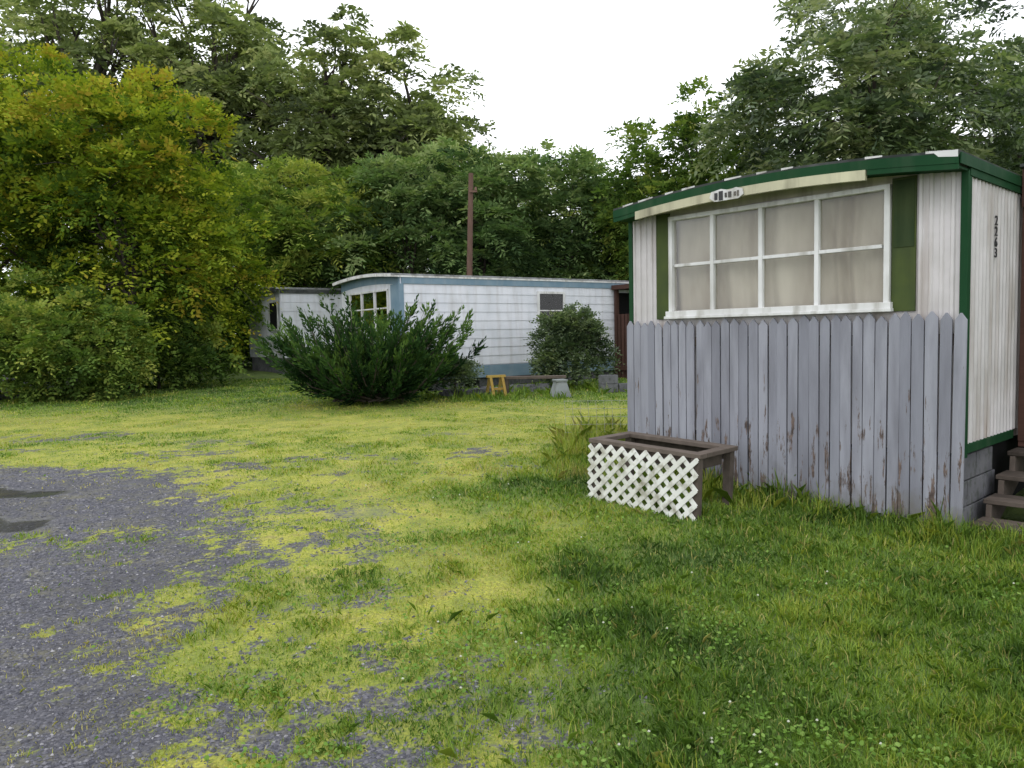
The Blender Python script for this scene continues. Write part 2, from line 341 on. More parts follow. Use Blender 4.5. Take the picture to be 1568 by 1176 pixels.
# ------------------------------------------------------------------ grass
F_grass=foliage('grass_blades',[(0,(.055,.11,.02)),(.3,(.12,.215,.032)),(.55,(.22,.325,.045)),(.8,(.39,.425,.055)),(1,(.48,.42,.15))],.3,.5,.3)
def blades(name,x,y,h,w,val,r,lean=.5,mat=F_grass,parent=None):
    n=len(x); z=gz(x,y)-.005; az=r.random(n)*2*np.pi; la=r.random(n)*lean
    P=np.stack([x,y,z],1); D=np.stack([np.cos(az),np.sin(az),0*az],1)
    fa=az+np.pi/2+r.normal(size=n)*.5; S=np.stack([np.cos(fa),np.sin(fa),0*az],1)*(w/2)[:,None]
    up=np.array([0,0,1.])
    m=P+up*(h*.55)[:,None]+D*(h*la*.35)[:,None]; t=P+up*(h*(1-.3*la))[:,None]+D*(h*la)[:,None]
    V=np.stack([P-S,P+S,m+S*.8,t,m-S*.8],1)
    return npmesh(name,V,5,val,mat,parent)
r=np.random.default_rng(21)
n=580000
u=r.random(n); y0,y1=2.0,24.0
y=y0*(y1/y0)**(u**.95); x=(r.random(n)*2-1)*(.95*y+.8)
G_,M_,W_=masks(x,y)
fn=fbm(x*16,y*16,31,3)
keep=(r.random(n)<np.clip(1-G_*1.25+(fn-.5)*1.8*(G_>.05),0.02,1))&(W_<.3)
A0=np.array([3.38,5.79]); ca,sa=math.cos(rad(42.5)),math.sin(rad(42.5))
la_=(x-A0[0])*ca+(y-A0[1])*sa; lb_=-(x-A0[0])*sa+(y-A0[1])*ca
keep&=~((la_>.02)&(lb_>-1.2)&(lb_<3.1)); keep&=~((la_>.1)&(lb_<0)&(lb_>-1.2))
tn=fbm(x*2.7,y*2.7,47,3)
keep&=(r.random(n)<1-.75*M_*sstep(.60,.45,tn))
x,y,M_,G_,fn,la_,lb_,tn=x[keep],y[keep],M_[keep],G_[keep],fn[keep],la_[keep],lb_[keep],tn[keep]; n=len(x)
pn=fbm(x*1.0,y*1.0,41,4); pn2=fbm(x*3.5,y*3.5,42,3)
tall=sstep(.5,.7,pn2)
h=(.034+.042*tall+.025*r.random(n))*(1-M_*.6)*(.7+.6*r.random(n))*(1-.4*G_)
nearw=sstep(.55,.05,-la_)*(lb_>-.8)*(lb_<3.3)*(la_<.05); h*=1+2.*nearw
h*=np.where(y>12,.75,1)
w=np.clip(.0012*y,.0034,.03)*(.7+.6*r.random(n))
val=np.clip(.37+(pn-.5)*1.0+M_*.42+G_*.1+r.normal(size=n)*.13+(fn-.5)*.3-(tn-.5)*.6+.04*sstep(12,16,y),0,1)
dead=r.random(n)<.06; val[dead]=1
blades('grass',x,y,h,w,val,r,1.0)
def tufts(name,pts,r,parent=None,wk=.0009):
    xs=[];ys=[];hs=[];vs=[]
    for (cx,cy,rd,nb,hh,vv) in pts:
        a=r.random(nb)*2*np.pi; q=rd*r.random(nb)**.5
        xs.append(cx+np.cos(a)*q);ys.append(cy+np.sin(a)*q);hs.append(hh*(.5+.6*r.random(nb)));vs.append(np.clip(vv+r.normal(size=nb)*.12,0,1))
    x=np.concatenate(xs);y=np.concatenate(ys)
    return blades(name,x,y,np.concatenate(hs),np.clip(wk*y,.0035,.02),np.concatenate(vs),r,1.0)
def Aw(s,t): return (3.38+s*ca-t*sa,5.79+s*sa+t*ca)
pts=[]
for i in range(50):
    t=r.random()*4.2-1.0; px,py=Aw(-.08-.45*r.random()**1.5,t); pts.append((px,py,.08+.06*r.random(),44,.13+.13*r.random(),.45+.3*r.random()))
for i in range(14):
    a=r.random(); px=.75+.8*a+.25*r.random(); py=7.0-.8*a+.3*r.random(); pts.append((px,py,.06,26,.13,.5))
for i in range(120):
    px=r.uniform(-.6,3.4); py=r.uniform(2.4,5.4)
    if (px-3.38)*ca+(py-5.79)*sa>-.1: continue
    pts.append((px,py,.05+.05*r.random(),24,.08+.05*r.random(),.35+.3*r.random()))
for i in range(60):
    px=r.uniform(-3.5,3.5); py=15.8+2.6*r.random(); pts.append((px,py,.2,26,.16+.12*r.random(),.45))
tufts('weeds',pts,r)
pts=[]
for i in range(70):
    px=.65+.9*r.random(); py=8.6+2.2*r.random(); hh=.18+.22*r.random()
    if i%4==0: px=.35+.5*r.random(); py=7.6+1.4*r.random(); hh=.10+.08*r.random()
    pts.append((px,py,.18,60,hh,.45+.55*r.random()**.8))
tufts('weeds',pts,r,wk=.00042)
# clover
F_clov=foliage('clover_leaves',[(0,(.08,.15,.03)),(.5,(.15,.26,.05)),(1,(.26,.38,.10))],.3)
n=42000; y=2.2*(9/2.2)**r.random(n); x=(r.random(n)*2-1)*(.8*y+.5)
cm=fbm(x*1.6,y*1.6,51,3); g_,m_,w_=masks(x,y); la_=(x-A0[0])*ca+(y-A0[1])*sa
k_=(r.random(n)<sstep(.40,.70,cm))&(g_<.6)&(la_<-.05)&(r.random(n)>m_*.5); x,y,cm=x[k_],y[k_],cm[k_]; n=len(x)
P=np.stack([x,y,gz(x,y)+.01+.035*r.random(n)],1); nn=nrm(np.array([0,0,1.])+r.normal(size=(n,3))*.45); a0=nrm(np.cross(nn,r.normal(size=(n,3)))); b0=np.cross(nn,a0)
sz=(.005+.0045*r.random(n))*(1+y*.06)
V=np.stack([P+(a0*math.cos(t)+b0*math.sin(t))*sz[:,None] for t in np.arange(6)*math.pi/3],1)
npmesh('clover_patch',V,6,np.clip(.5+r.normal(size=n)*.2,0,1),F_clov)
sel=r.random(n)<.006; Pb=P[sel]+np.array([0,0,.03]); nb=len(Pb); sb=.006*(1+.05*Pb[:,1])
oc=np.array([[1,0,0],[0,1,0],[-1,0,0],[0,-1,0],[0,0,1],[0,0,-1]],float)
Vb=Pb[:,None,:]+oc[None]*sb[:,None,None]; T8=[[0,1,4],[1,2,4],[2,3,4],[3,0,4],[1,0,5],[2,1,5],[3,2,5],[0,3,5]]
npmesh('clover_flowers',Vb[:,T8,:].reshape(-1,3,3),3,np.full(nb*8,.5),foliage('clover_blossom',[(0,(.5,.5,.42)),(1,(.65,.65,.55))],.2))
# gravel stones
stone,nt,b,_=newmat('gravel_stone'); at=N(nt,'ShaderNodeAttribute',attribute_name='v').outputs['Fac']
nt.links.new(ramp(nt,at,[(0,(.04,.04,.05)),(.6,(.09,.09,.11)),(.95,(.16,.155,.175)),(1,(.36,.35,.36))]),b.inputs['Base Color']); b.inputs['Roughness'].default_value=.6
n=66000; y=2.2*(9.5/2.2)**r.random(n); x=-r.random(n)*(.9*y+.9)+.8
g_,m_,w_=masks(x,y); k_=(g_>.15)&(w_<.4)&(r.random(n)<g_+.1); x,y=x[k_],y[k_]; n=len(x)
s=(.0035+.006*r.random(n)**2)*(1+.05*y); c=np.stack([x,y,gz(x,y)+s*.15],1)
off=np.array([[1,0,0],[0,1,0],[-1,0,0],[0,-1,0],[0,0,.8]],float)
an=r.random(n)*6.28; R=np.stack([np.stack([np.cos(an),-np.sin(an),0*an],1),np.stack([np.sin(an),np.cos(an),0*an],1),np.stack([0*an,0*an,1+0*an],1)],1)
jit=1+r.normal(size=(n,5,1))*.22
Vv=c[:,None,:]+np.einsum('nij,nkj->nki',R,off[None]*jit)*s[:,None,None]
tri=Vv[:,[[0,1,4],[1,2,4],[2,3,4],[3,0,4]],:].reshape(-1,3,3)
npmesh('gravel',tri,3,np.repeat(np.clip(r.random(n),0,1),4),stone)

# ------------------------------------------------------------------ shared building materials
M_white=paint('white_metal_siding',(.60,.57,.57),(.47,.45,.44),.5,(.24,.18,.13),.8)
M_side=paint('white_lap_siding',(.68,.69,.73),(.58,.60,.64),.5,(.32,.3,.27),.45)
M_green=paint('dark_green_trim',(.010,.045,.018),(.014,.055,.022),.7,(.08,.11,.07),.25,spec=.08)
M_olive=paint('olive_shutter',(.075,.10,.025),(.045,.065,.025),.7,(.03,.04,.02),.5,spec=.15)
M_cream=paint('cream_trim',(.54,.52,.35),(.40,.38,.26),.55,(.12,.11,.07),.8)
M_trimw=paint('white_window_trim',(.70,.70,.69),(.56,.56,.54),.5,(.22,.20,.15),.75,scale=9)
M_blue=paint('blue_trim',(.14,.22,.28),(.19,.27,.33),.6,(.35,.35,.35),.3,spec=.2)
M_roof=paint('roof_coating',(.34,.35,.36),(.2,.2,.2),.8,(.06,.06,.05),.8,False,spec=.2)
M_roofdark=paint('roof_edge_tar',(.03,.035,.033),(.06,.065,.06),.85,(.22,.22,.22),.3,False,spec=.1)
M_brown=wood('brown_boards',(.045,.024,.018),(.11,.055,.042))
M_oldwood=wood('weathered_wood',(.045,.037,.03),(.15,.12,.10),.9,(4,4,4))
M_block=paint('concrete_block',(.17,.17,.18),(.10,.10,.11),.95,(.05,.06,.04),.8,False,.6,14,.1)
M_dark=paint('crawlspace_dark',(.012,.012,.012),None,.9,(.01,.01,.01),0,spec=.1)
M_lattice=paint('white_lattice',(.74,.74,.70),(.60,.60,.54),.6,(.20,.18,.11),.9,False,.15,9)
m,nt,b,out=newmat('window_glass')
gl=N(nt,'ShaderNodeBsdfGlossy'); gl.inputs['Roughness'].default_value=.03; tp=N(nt,'ShaderNodeBsdfTransparent'); tp.inputs[0].default_value=(.90,.90,.87,1)
fr=N(nt,'ShaderNodeFresnel'); fr.inputs[0].default_value=1.5; ms=N(nt,'ShaderNodeMixShader')
nt.links.new(fr.outputs[0],ms.inputs[0]); nt.links.new(tp.outputs[0],ms.inputs[1]); nt.links.new(gl.outputs[0],ms.inputs[2]); nt.links.new(ms.outputs[0],out.inputs[0]); M_glass=m
bpn=N(nt,'ShaderNodeBump'); bpn.inputs['Strength'].default_value=.2; bpn.inputs['Distance'].default_value=.02; nt.links.new(noise(nt,1.5,2),bpn.inputs['Height']); nt.links.new(bpn.outputs[0],gl.inputs['Normal'])
m,nt,b,_=newmat('curtain_cloth'); nt.links.new(ramp(nt,noise(nt,3,6,sc=(1,1,.35)),[(.3,(.28,.24,.19)),(.5,(.40,.36,.30)),(.7,(.50,.46,.39))]),b.inputs['Base Color']); b.inputs['Roughness'].default_value=.9; M_curt=m

def arch(y,W,rise): return rise*(1-(2*np.clip(y,0,W)/W-1)**2)
def roof(parent,x0,x1,W,z,rise,th,mat,name='roof',ov=.03):
    mb=MB(); ys=np.linspace(-ov,W+ov,25); p=[(yy,z+arch(yy,W,rise)) for yy in ys]
    poly=p+[(a,b_-th) for a,b_ in p[::-1]]; n=len(poly)
    vs=[(x0,a,b_) for a,b_ in poly]+[(x1,a,b_) for a,b_ in poly]; fs=[(i,(i+1)%n,n+(i+1)%n,n+i) for i in range(n)]
    h=len(p)
    for k in (0,n):
        for i in range(h-1): fs.append((k+i,k+i+1,k+n-2-i,k+n-1-i))
    mb.add(vs,fs); return mb.build(name,mat,parent)
def archstrip(parent,name,x0,x1,y0,y1,W,z,rise,ztop,zbot,mat):
    mb=MB(); ys=np.linspace(y0,y1,24)
    for a,b_ in zip(ys[:-1],ys[1:]):
        za,zb=z+arch(a,W,rise),z+arch(b_,W,rise)
        vs=[(x,yy,zz) for x in (x0,x1) for yy,zz in ((a,za-ztop),(b_,zb-ztop),(b_,zb-zbot),(a,za-zbot))]
        mb.add(vs,[(0,1,2,3),(4,7,6,5),(0,4,5,1),(3,2,6,7)]+([(0,3,7,4)] if a==ys[0] else [])+([(1,5,6,2)] if b_==ys[-1] else []),.5)
    return mb.build(name,mat,parent)
def ribbed(mb,axis_,a0,a1,z0,z1,off,out,pitch,depth):
    xs=[];n=int((a1-a0)/pitch); p=(a1-a0)/n
    for i in range(n):
        b0=a0+i*p; xs+=[(b0,0),(b0+p*.5,0),(b0+p*.62,1),(b0+p*.88,1)]
    xs.append((a1,0))
    for (a,ha),(b_,hb) in zip(xs[:-1],xs[1:]):
        def P(q,hh,z): return (q,off+out*depth*hh,z) if axis_=='x' else (off+out*depth*hh,q,z)
        mb.add([P(a,ha,z0),P(b_,hb,z0),P(b_,hb,z1),P(a,ha,z1)],[(0,1,2,3)],.5)
def laps(mb,a0,a1,z0,z1,off,pitch=.2,d=.012,axis_='x'):
    n=max(1,int((z1-z0)/pitch)); p=(z1-z0)/n
    for i in range(n):
        b0=z0+i*p
        def P(a,o,z): return (a,off-o,z) if axis_=='x' else (off-o,a,z)
        mb.add([P(a0,d,b0),P(a1,d,b0),P(a1,.001,b0+p),P(a0,.001,b0+p)],[(0,1,2,3)],.5)
        mb.add([P(a0,0,b0),P(a1,0,b0),P(a1,d,b0),P(a0,d,b0)],[(0,1,2,3)],.5)

# ------------------------------------------------------------------ trailer A
A=empty('mobile_home',(3.38,5.79,0),rad(42.5))
W=3.12;L=12.;z1=2.84;rise=.095
gA=lambda t: float(gh(3.38-t*sa,5.79+t*ca))
wy=(.56,2.59);wz=(1.80,2.69)
mb=MB()
mb.box((0,.04),(0.01,wy[0]),(.63,2.8));mb.box((0,.04),(wy[1],W-.01),(.63,2.8));mb.box((0,.04),(wy[0],wy[1]),(.63,wz[0]));mb.box((0,.04),(wy[0],wy[1]),(wz[1],2.85))
mb.build('front_wall',M_white,A)
mb=MB(); ribbed(mb,'y',.02,.325,1.5,2.80,-.004,-1,.062,.014); ribbed(mb,'y',2.81,3.1,1.5,2.80,-.004,-1,.062,.014); mb.build('front_ribbed_panels',M_white,A)
mb=MB(); ribbed(mb,'x',.03,L,.70,2.74,-.004,-1,.085,.016)
mb.box((0.02,L),(0,.03),(.63,2.8)); mb.box((0.02,L),(W-.03,W),(.63,2.8)); mb.box((L-.03,L),(.03,W-.03),(.63,2.8)); mb.build('side_walls',M_white,A)
mb=MB(); mb.box((.05,L),(.03,W-.03),(.60,.64)); mb.build('floor',M_dark,A)
roof(A,-.25,L+.1,W,z1+.01,rise,.035,M_roofdark,'roof',.035)
mb=MB(); ys=np.linspace(0,W,14)
for i in range(13):
    if rng.random()<.5:
        a=ys[i]+.02; b_=a+.06+.12*rng.random(); za=z1+.014+float(arch(a,W,rise)); zb=z1+.014+float(arch(b_,W,rise))
        mb.add([(-.254,a,za-.012),(-.254,b_,zb-.018),(-.256,b_,zb),(-.256,a,za),(-.1,b_,zb+.004),(-.1,a,za+.004)],[(0,1,2,3),(3,2,4,5)],.5)
mb.add([(-.2645,-.03,z1-.04),(-.2645,.10,z1-.02),(-.2645,.14,z1+.02),(-.2645,-.03,z1+.010)],[(0,1,2,3)],.5)
mb.build('roof_edge_patches',M_trimw,A)
archstrip(A,'green_fascia',-.262,-.235,-.03,W+.03,W,z1,rise,.012,.085,M_green)
archstrip(A,'cream_fascia',-.275,-.236,.62,2.86,W,z1,rise,.087,.165,M_cream)
archstrip(A,'green_fascia_lower',-.258,-.236,-.03,.615,W,z1,rise,.086,.125,M_green)
archstrip(A,'green_fascia_left',-.258,-.236,2.865,W+.03,W,z1,rise,.086,.125,M_green)
archstrip(A,'soffit',-.235,0.0,-.02,W+.02,W,z1,rise,.09,.11,M_green)
archstrip(A,'upper_gable',-.006,-.001,.34,2.79,W,z1,rise,.11,.2,M_cream)
mb=MB(); mb.box((.0,L),(-.035,-.012),(2.70,2.80)); mb.box((-.24,L),(-.045,-.0355),(2.755,2.835)); mb.build('side_green_fascia',M_green,A)
mb=MB()
mb.box((-.03,.05),(-.03,.022),(.60,2.74)); mb.box((.05,1.2),(-.032,-.002),(.63,.70)); mb.box((-.02,.02),(3.1,3.15),(.6,2.74))
mb.build('corner_trim',M_green,A,.004)
mb=MB(); mb.box((-.022,-.002),(.335,.515),(1.72,2.76)); mb.box((-.022,-.002),(2.635,2.795),(1.72,2.76)); mb.build('shutters',M_olive,A,.003)
mb=MB(); mb.box((-.028,-.0225),(.345,.50),(2.22,2.74)); mb.build('shutter_dark_patch',paint('worn_dark_green',(.018,.035,.016),(.035,.05,.02),.8,(.07,.09,.04),.5,spec=.08),A)
mb=MB()
mb.box((-.05,.02),(.52,.565),(1.76,2.71));mb.box((-.05,.02),(2.585,2.63),(1.76,2.71))
mb.box((-.052,.02),(.52,2.63),(2.68,2.72));mb.box((-.075,.02),(.50,2.65),(1.745,1.795));mb.box((-.09,-.03),(.49,2.66),(1.72,1.746))
cols=[2.585,2.14,1.64,1.12,.565]
for c in cols[1:-1]: mb.box((-.044,.01),(c-.019,c+.019),(1.79,2.69))
for a,b_ in zip(cols[:-1],cols[1:]): mb.box((-.038,.008),(b_+.019,a-.019),(2.225,2.255))
mb.build('window_frame',M_trimw,A,.003)
mb=MB(); mb.add([(-.01,.56,1.79),(-.01,.56,2.69),(-.01,2.59,2.69),(-.01,2.59,1.79)],[(3,2,1,0)],.5); mb.build('window_glass',M_glass,A)
mb=MB(); ys=np.linspace(.5,2.66,260)
cx=.085+.024*np.sin(ys*30+np.sin(ys*7)*2.5)*(.4+.6*np.sin(ys*5.1)**2)+.012*np.sin(ys*9)
for i in range(len(ys)-1):
    mb.add([(cx[i]+.01,ys[i],1.72),(cx[i+1]+.01,ys[i+1],1.72),(cx[i+1]*.7+.01,ys[i+1]+.02,2.25),(cx[i]*.7+.01,ys[i]+.02,2.25),(cx[i+1]*.5+.02,ys[i+1]-.01,2.76),(cx[i]*.5+.02,ys[i]-.01,2.76)],[(0,1,2,3),(3,2,4,5)],.5)
mb.build('curtains',M_curt,A,smooth=True)
mb=MB()
poly=[(-.17,-.02),(-.12,-.05),(.12,-.05),(.17,-.01),(.15,.04),(.05,.055),(-.03,.035),(-.1,.05),(-.16,.03)]
mb.prism([(1.83+a,2.80+c) for a,c in poly],'x',-.292,-.280); mb.build('name_plaque',M_trimw,A)
mb=MB()
for yy,wd,hh in ((1.93,.03,.06),(1.88,.04,.08),(1.83,.02,.04),(1.79,.03,.05),(1.74,.02,.035),(1.71,.016,.05)):
    mb.box((-.298,-.291),(yy-wd/2,yy+wd/2),(2.795-hh/2,2.795+hh/2))
mb.build('plaque_letters',paint('black_letters',(.03,.03,.03)),A)
ink=bpy.data.materials['black_letters']
for i,ch in enumerate('2263'):
    tc=bpy.data.curves.new('house_digit','FONT'); tc.body=ch; tc.size=.105; tc.extrude=.003; tc.offset=.001; tc.align_x='CENTER'; tc.materials.append(ink)
    to=bpy.data.objects.new('house_digit',tc); to.location=(.64,-.027,2.39-.085*i); to.rotation_euler=(rad(90),0,0); to.scale=(1.35,1,1); to.parent=A; col.objects.link(to)
mb=MB()
for i in range(3):
    z=gA(0)-.02+i*.205
    for j,(xa,xb) in enumerate(((.03,.42),(.44,.83)) if i%2==0 else ((.03,.22),(.24,.63),(.65,.9))):
        mb.box((xa,xb),(.02,.21),(z,z+.195))
    for j,(ya,yb) in enumerate(((.23,.6),(.62,1.0))): mb.box((.03,.22),(ya,yb),(z,z+.195))
mb.build('foundation_blocks',M_block,A,.006)
mb=MB(); mb.box((.9,L),(.05,.1),(-.1,.62)); mb.box((.03,.06),(1.02,W-.02),(-.1,.63)); mb.box((.1,L),(W-.1,W-.05),(-.1,.62)); mb.build('skirting',M_dark,A)
mb=MB(); mb.box((1.55,2.35),(-.05,-.022),(.66,2.62)); mb.build('door',M_trimw,A,.004)

# picket fence
m,nt,b,_=newmat('picket_paint')
n1=noise(nt,7,6,sc=(1,1,.15)); at=N(nt,'ShaderNodeAttribute',attribute_name='v').outputs['Fac']
base=mix(nt,at,(.205,.21,.245),(.30,.305,.345)); base=mix(nt,ramp(nt,n1,[(.35,(.7,)*3),(.6,(0,0,0))]),base,(.145,.145,.17))
sx=N(nt,'ShaderNodeSeparateXYZ'); nt.links.new(N(nt,'ShaderNodeTexCoord').outputs['Object'],sx.inputs[0])
lowf=math_(nt,'ADD',math_(nt,'MULTIPLY',sx.outputs[2],-.12),math_(nt,'ADD',noise(nt,11,7,None,.72,sc=(1.4,1.4,.2)),.105))
pf=ramp(nt,lowf,[(.60,(0,0,0)),(.63,(1,1,1))])
c=mix(nt,pf,base,ramp(nt,noise(nt,20,4),[(.35,(.05,.035,.028)),(.7,(.17,.12,.10))]))
gr=ramp(nt,math_(nt,'ADD',math_(nt,'MULTIPLY',sx.outputs[2],-1.3),noise(nt,5,4)),[(.1,(0,0,0)),(.5,(.65,)*3)])
c=mix(nt,gr,c,(.125,.115,.09))
nt.links.new(c,b.inputs['Base Color']); b.inputs['Roughness'].default_value=.75; bump(nt,b,noise(nt,8,6,sc=(8,8,.5)),.8,.007); M_pick=m
fen=empty('picket_fence',(3.38,5.79,0),rad(42.5)); mb=MB(); r=np.random.default_rng(61)
y=-.035
while y<3.12:
    w_=.086+r.normal()*.004; zt=1.705+r.normal()*.010; zb=gA(y)-.03+ (r.random()*.06 if r.random()<.4 else 0); xo=-.062+r.normal()*.005
    tl=r.normal()*.006
    poly=[(y,zb),(y+w_,zb),(y+w_+tl,zt-.055),(y+w_*.56+tl,zt-.002),(y+w_*.44+tl,zt-.002),(y+tl,zt-.055)]
    mb.prism(poly,'x',xo,xo+.018,r.random()); y+=w_+.0045+abs(r.normal())*.005
mb.build('pickets',M_pick,fen,.0015)
mb=MB(); 
for z in (.5,1.45): mb.box((-.04,-.004),(-.02,3.12),(z,z+.09))
mb.build('rails',M_oldwood,fen)

# porch and stairs
PO=empty('covered_porch',(3.38,5.79,0),rad(42.5)); mb=MB()
mb.box((1.27,4.6),(-1.5,-.05),(2.62,2.68)); mb.box((1.22,1.26),(-1.52,-.05),(2.58,2.90)); 
mb.box((1.30,4.6),(-1.5,-1.46),(.6,2.6)); mb.box((4.56,4.6),(-1.46,-.05),(.6,2.6))
mb.box((1.25,1.34),(-.14,-.05),(.6,2.58)); mb.box((1.25,1.34),(-1.5,-1.41),(.02,2.58))
mb.box((1.26,4.6),(-1.45,-.05),(.55,.63)); mb.box((1.27,1.31),(-.95,-.4),(.70,1.35))
mb.build('porch_frame',M_brown,PO,.004)
mb=MB(); mb.box((1.15,4.7),(-1.6,-.05),(2.905,2.93)); mb.build('porch_roof',M_roofdark,PO)
ST=empty('wooden_stairs',(3.38,5.79,0),rad(42.5)); mb=MB()
for i,(s,z) in enumerate(((.10,.09),(.40,.23),(.70,.38),(1.0,.54))):
    mb.box((s,s+.15),(-1.15,-.04),(z-.035,z)); mb.box((s+.155,s+.30),(-1.15,-.04),(z-.035,z))
for yy in (-1.12,-.6,-.10):
    mb.prism([(.12,-.05),(.45,-.05),(1.3,.35),(1.3,.5),(1.0,.5),(.98,.34),(.7,.34),(.68,.19),(.4,.19),(.38,.05),(.12,.05)],'y',yy,yy+.04)
mb.build('stair_boards',M_oldwood,ST,.004)

# ------------------------------------------------------------------ lattice planter
gp=float(gh(1.5,6.27)); PL=empty('lattice_planter',(1.504,6.27,gp-.01),rad(135.4)); PL.rotation_euler[1]=rad(-2.2)
mb=MB(); Wd,Hh=1.12,.52
def clip(cx,dirx):
    def at(x): return (x-cx)/dirx
    t0,t1=0,Hh
    if dirx>0: t0=max(t0,at(0)); t1=min(t1,at(Wd))
    else: t0=max(t0,at(Wd)); t1=min(t1,at(0))
    return (t0,t1) if t1-t0>.015 else None
for dx_,yo in ((1,.030),(-1,.038)):
    k=-Hh if dx_>0 else 0
    c=k+.02
    while c<Wd+(0 if dx_>0 else Hh):
        q=clip(c,dx_)
        if q:
            p0=Vector((c+dx_*q[0],yo,q[0]));p1=Vector((c+dx_*q[1],yo,q[1])); d=(p1-p0).normalized(); s=Vector((-d.z,0,d.x))*.0205; e=Vector((0,.007,0))
            vs=[p0-s,p0+s,p1+s,p1-s]; mb.add(vs+[v+e for v in vs],[(0,1,2,3),(7,6,5,4),(0,4,5,1),(1,5,6,2),(2,6,7,3),(3,7,4,0)])
        c+=.124
mb.build('lattice_panel',M_lattice,PL)
mb=MB()
for xx in (0,Wd-.07):
    mb.box((xx,xx+.07),(-.06,.02),(0,.52)); mb.box((xx,xx+.07),(-.58,-.51),(-.05,.52))
mb.box((-.02,Wd+.02),(-.085,.025),(.522,.562)); mb.box((-.02,Wd+.02),(-.60,-.49),(.522,.562)); mb.box((-.02,.075),(-.488,-.087),(.522,.562)); mb.box((Wd-.075,Wd+.02),(-.488,-.087),(.522,.562))
mb.box((0.01,Wd-.01),(-.60,-.58),(.43,.515)); mb.box((0.08,Wd-.08),(-.04,-.02),(.42,.515)); mb.box((.075,.11),(-.5,-.07),(.40,.515))
mb.build('planter_frame',M_oldwood,PL,.005)

# wire fence
M_wire,nt,b,_=newmat('galvanized_wire'); b.inputs['Base Color'].default_value=(.32,.32,.32,1); b.inputs['Metallic'].default_value=.3; b.inputs['Roughness'].default_value=.6
WF=empty('wire_fence',(.66,9.8,float(gh(.66,9.8))),rad(-12)); mb=MB()
for z in np.arange(.05,.6,.1): mb.tube([(0,0,z),(.6,.02*math.sin(z*9),z+.01),(1.2,0,z)],[.0026]*3,4)
for xx in np.arange(0,1.2,.1): mb.tube([(xx,0,0),(xx+.01,.015,.33),(xx,0,.56)],[.0024]*3,4)
mb.tube([(.95,0,-.1),(.95,0,.62)],[.01,.01],8)
mb.build('wire_mesh',M_wire,WF)

# ------------------------------------------------------------------ trailer B
Bx,By=-2.55,17.9
B=empty('mobile_home',(Bx,By,0),rad(35)); W=3.35;L=13.;z0,z1,rise=.55,3.02,.08
mb=MB(); laps(mb,.06,L,z0+.32,z1-.2,-.003,.21,.014)
mb.box((.03,L),(0,.04),(z0,z1)); mb.box((.03,L),(W-.04,W),(z0,z1)); mb.box((L-.04,L),(.04,W-.04),(z0,z1)); 
mb.build('side_walls',M_side,B)
mb=MB(); mb.box((0,.04),(.005,.55),(z0,z1)); mb.box((0,.04),(2.8,W-.005),(z0,z1)); mb.box((0,.04),(.55,2.8),(z0,1.85)); mb.box((0,.04),(.55,2.8),(2.72,z1+.02)); laps(mb,.08,W-.08,z0+.32,1.8,-.002,.21,.014,'y')
mb.build('front_wall',M_side,B)
archstrip(B,'front_gable',-.01,.02,0,W,W,z1,rise,.02,.22,M_blue)
roof(B,-.22,L+.05,W,z1+.03,rise,.04,M_roof,'roof',.05)
archstrip(B,'front_fascia',-.235,-.2,-.04,W+.04,W,z1,rise,-.02,.05,M_trimw)
mb=MB(); mb.box((.05,L),(-.03,-.002),(z1-.2,z1-.05)); mb.box((.05,L),(-.025,-.002),(z0,z0+.30)); mb.box((-.02,.10),(-.028,.03),(z0+.3,z1-.2)); mb.box((-.022,.0),(.03,.42),(1.7,z1-.2)); mb.box((-.022,.0),(0,W),(z0,z0+.3)); mb.build('blue_trim',M_blue,B)
mb=MB(); mb.box((-.2,L),(-.045,-.015),(z1-.05,z1-.005)); 
wx=(3.95,4.85)
mb.box((wx[0],wx[0]+.06),(-.055,-.004),(1.72,2.70));mb.box((wx[1]-.06,wx[1]),(-.055,-.004),(1.72,2.70));mb.box((wx[0]+.06,wx[1]-.06),(-.055,-.004),(2.64,2.70));mb.box((wx[0]-.02,wx[1]+.02),(-.065,-.004),(1.68,1.72));mb.box((wx[0]+.06,wx[1]-.06),(-.04,-.004),(2.19,2.22))
for yy in (.55,1.28,2.03,2.77): mb.box((-.04,.02),(yy,yy+.045),(1.85,2.72))
mb.box((-.042,.02),(.55,2.8),(2.69,2.73)); mb.box((-.05,.02),(.53,2.82),(1.82,1.86)); mb.box((-.036,.01),(.6,2.75),(2.27,2.30))
mb.build('window_frames',M_trimw,B)
mb=MB(); mb.add([(wx[0]+.05,-.03,1.72),(wx[1]-.05,-.03,1.72),(wx[1]-.05,-.03,2.66),(wx[0]+.05,-.03,2.66)],[(0,1,2,3)],.5); mb.add([(-.01,.57,1.86),(-.01,.57,2.7),(-.01,2.8,2.7),(-.01,2.8,1.86)],[(3,2,1,0)],.5); mb.build('window_glass',M_glass,B)
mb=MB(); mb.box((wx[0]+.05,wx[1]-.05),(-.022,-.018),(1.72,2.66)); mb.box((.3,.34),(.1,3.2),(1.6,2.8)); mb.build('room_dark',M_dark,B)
mb=MB(); mb.box((.1,.12),(.57,1.2),(1.85,2.7)); mb.box((.1,.12),(2.2,2.8),(1.85,2.7)); mb.build('curtains',M_curt,B)
mb=MB(); x=.15
while x<L-.4:
    if r.random()>.12:
        for z in (.12,.325): mb.box((x,x+.39),(.1,.28),(z,z+.195))
    x+=.41
for y in np.arange(.3,3.0,.41): 
    for z in (.12,.325): mb.box((.1,.28),(y,y+.39),(z,z+.195))
mb.build('foundation_blocks',M_block,B,.006)
mb=MB(); mb.box((.3,L),(.3,.35),(-.1,.56)); mb.box((.1,L),(.05,W-.05),(.545,.56)); mb.build('crawlspace',M_dark,B)
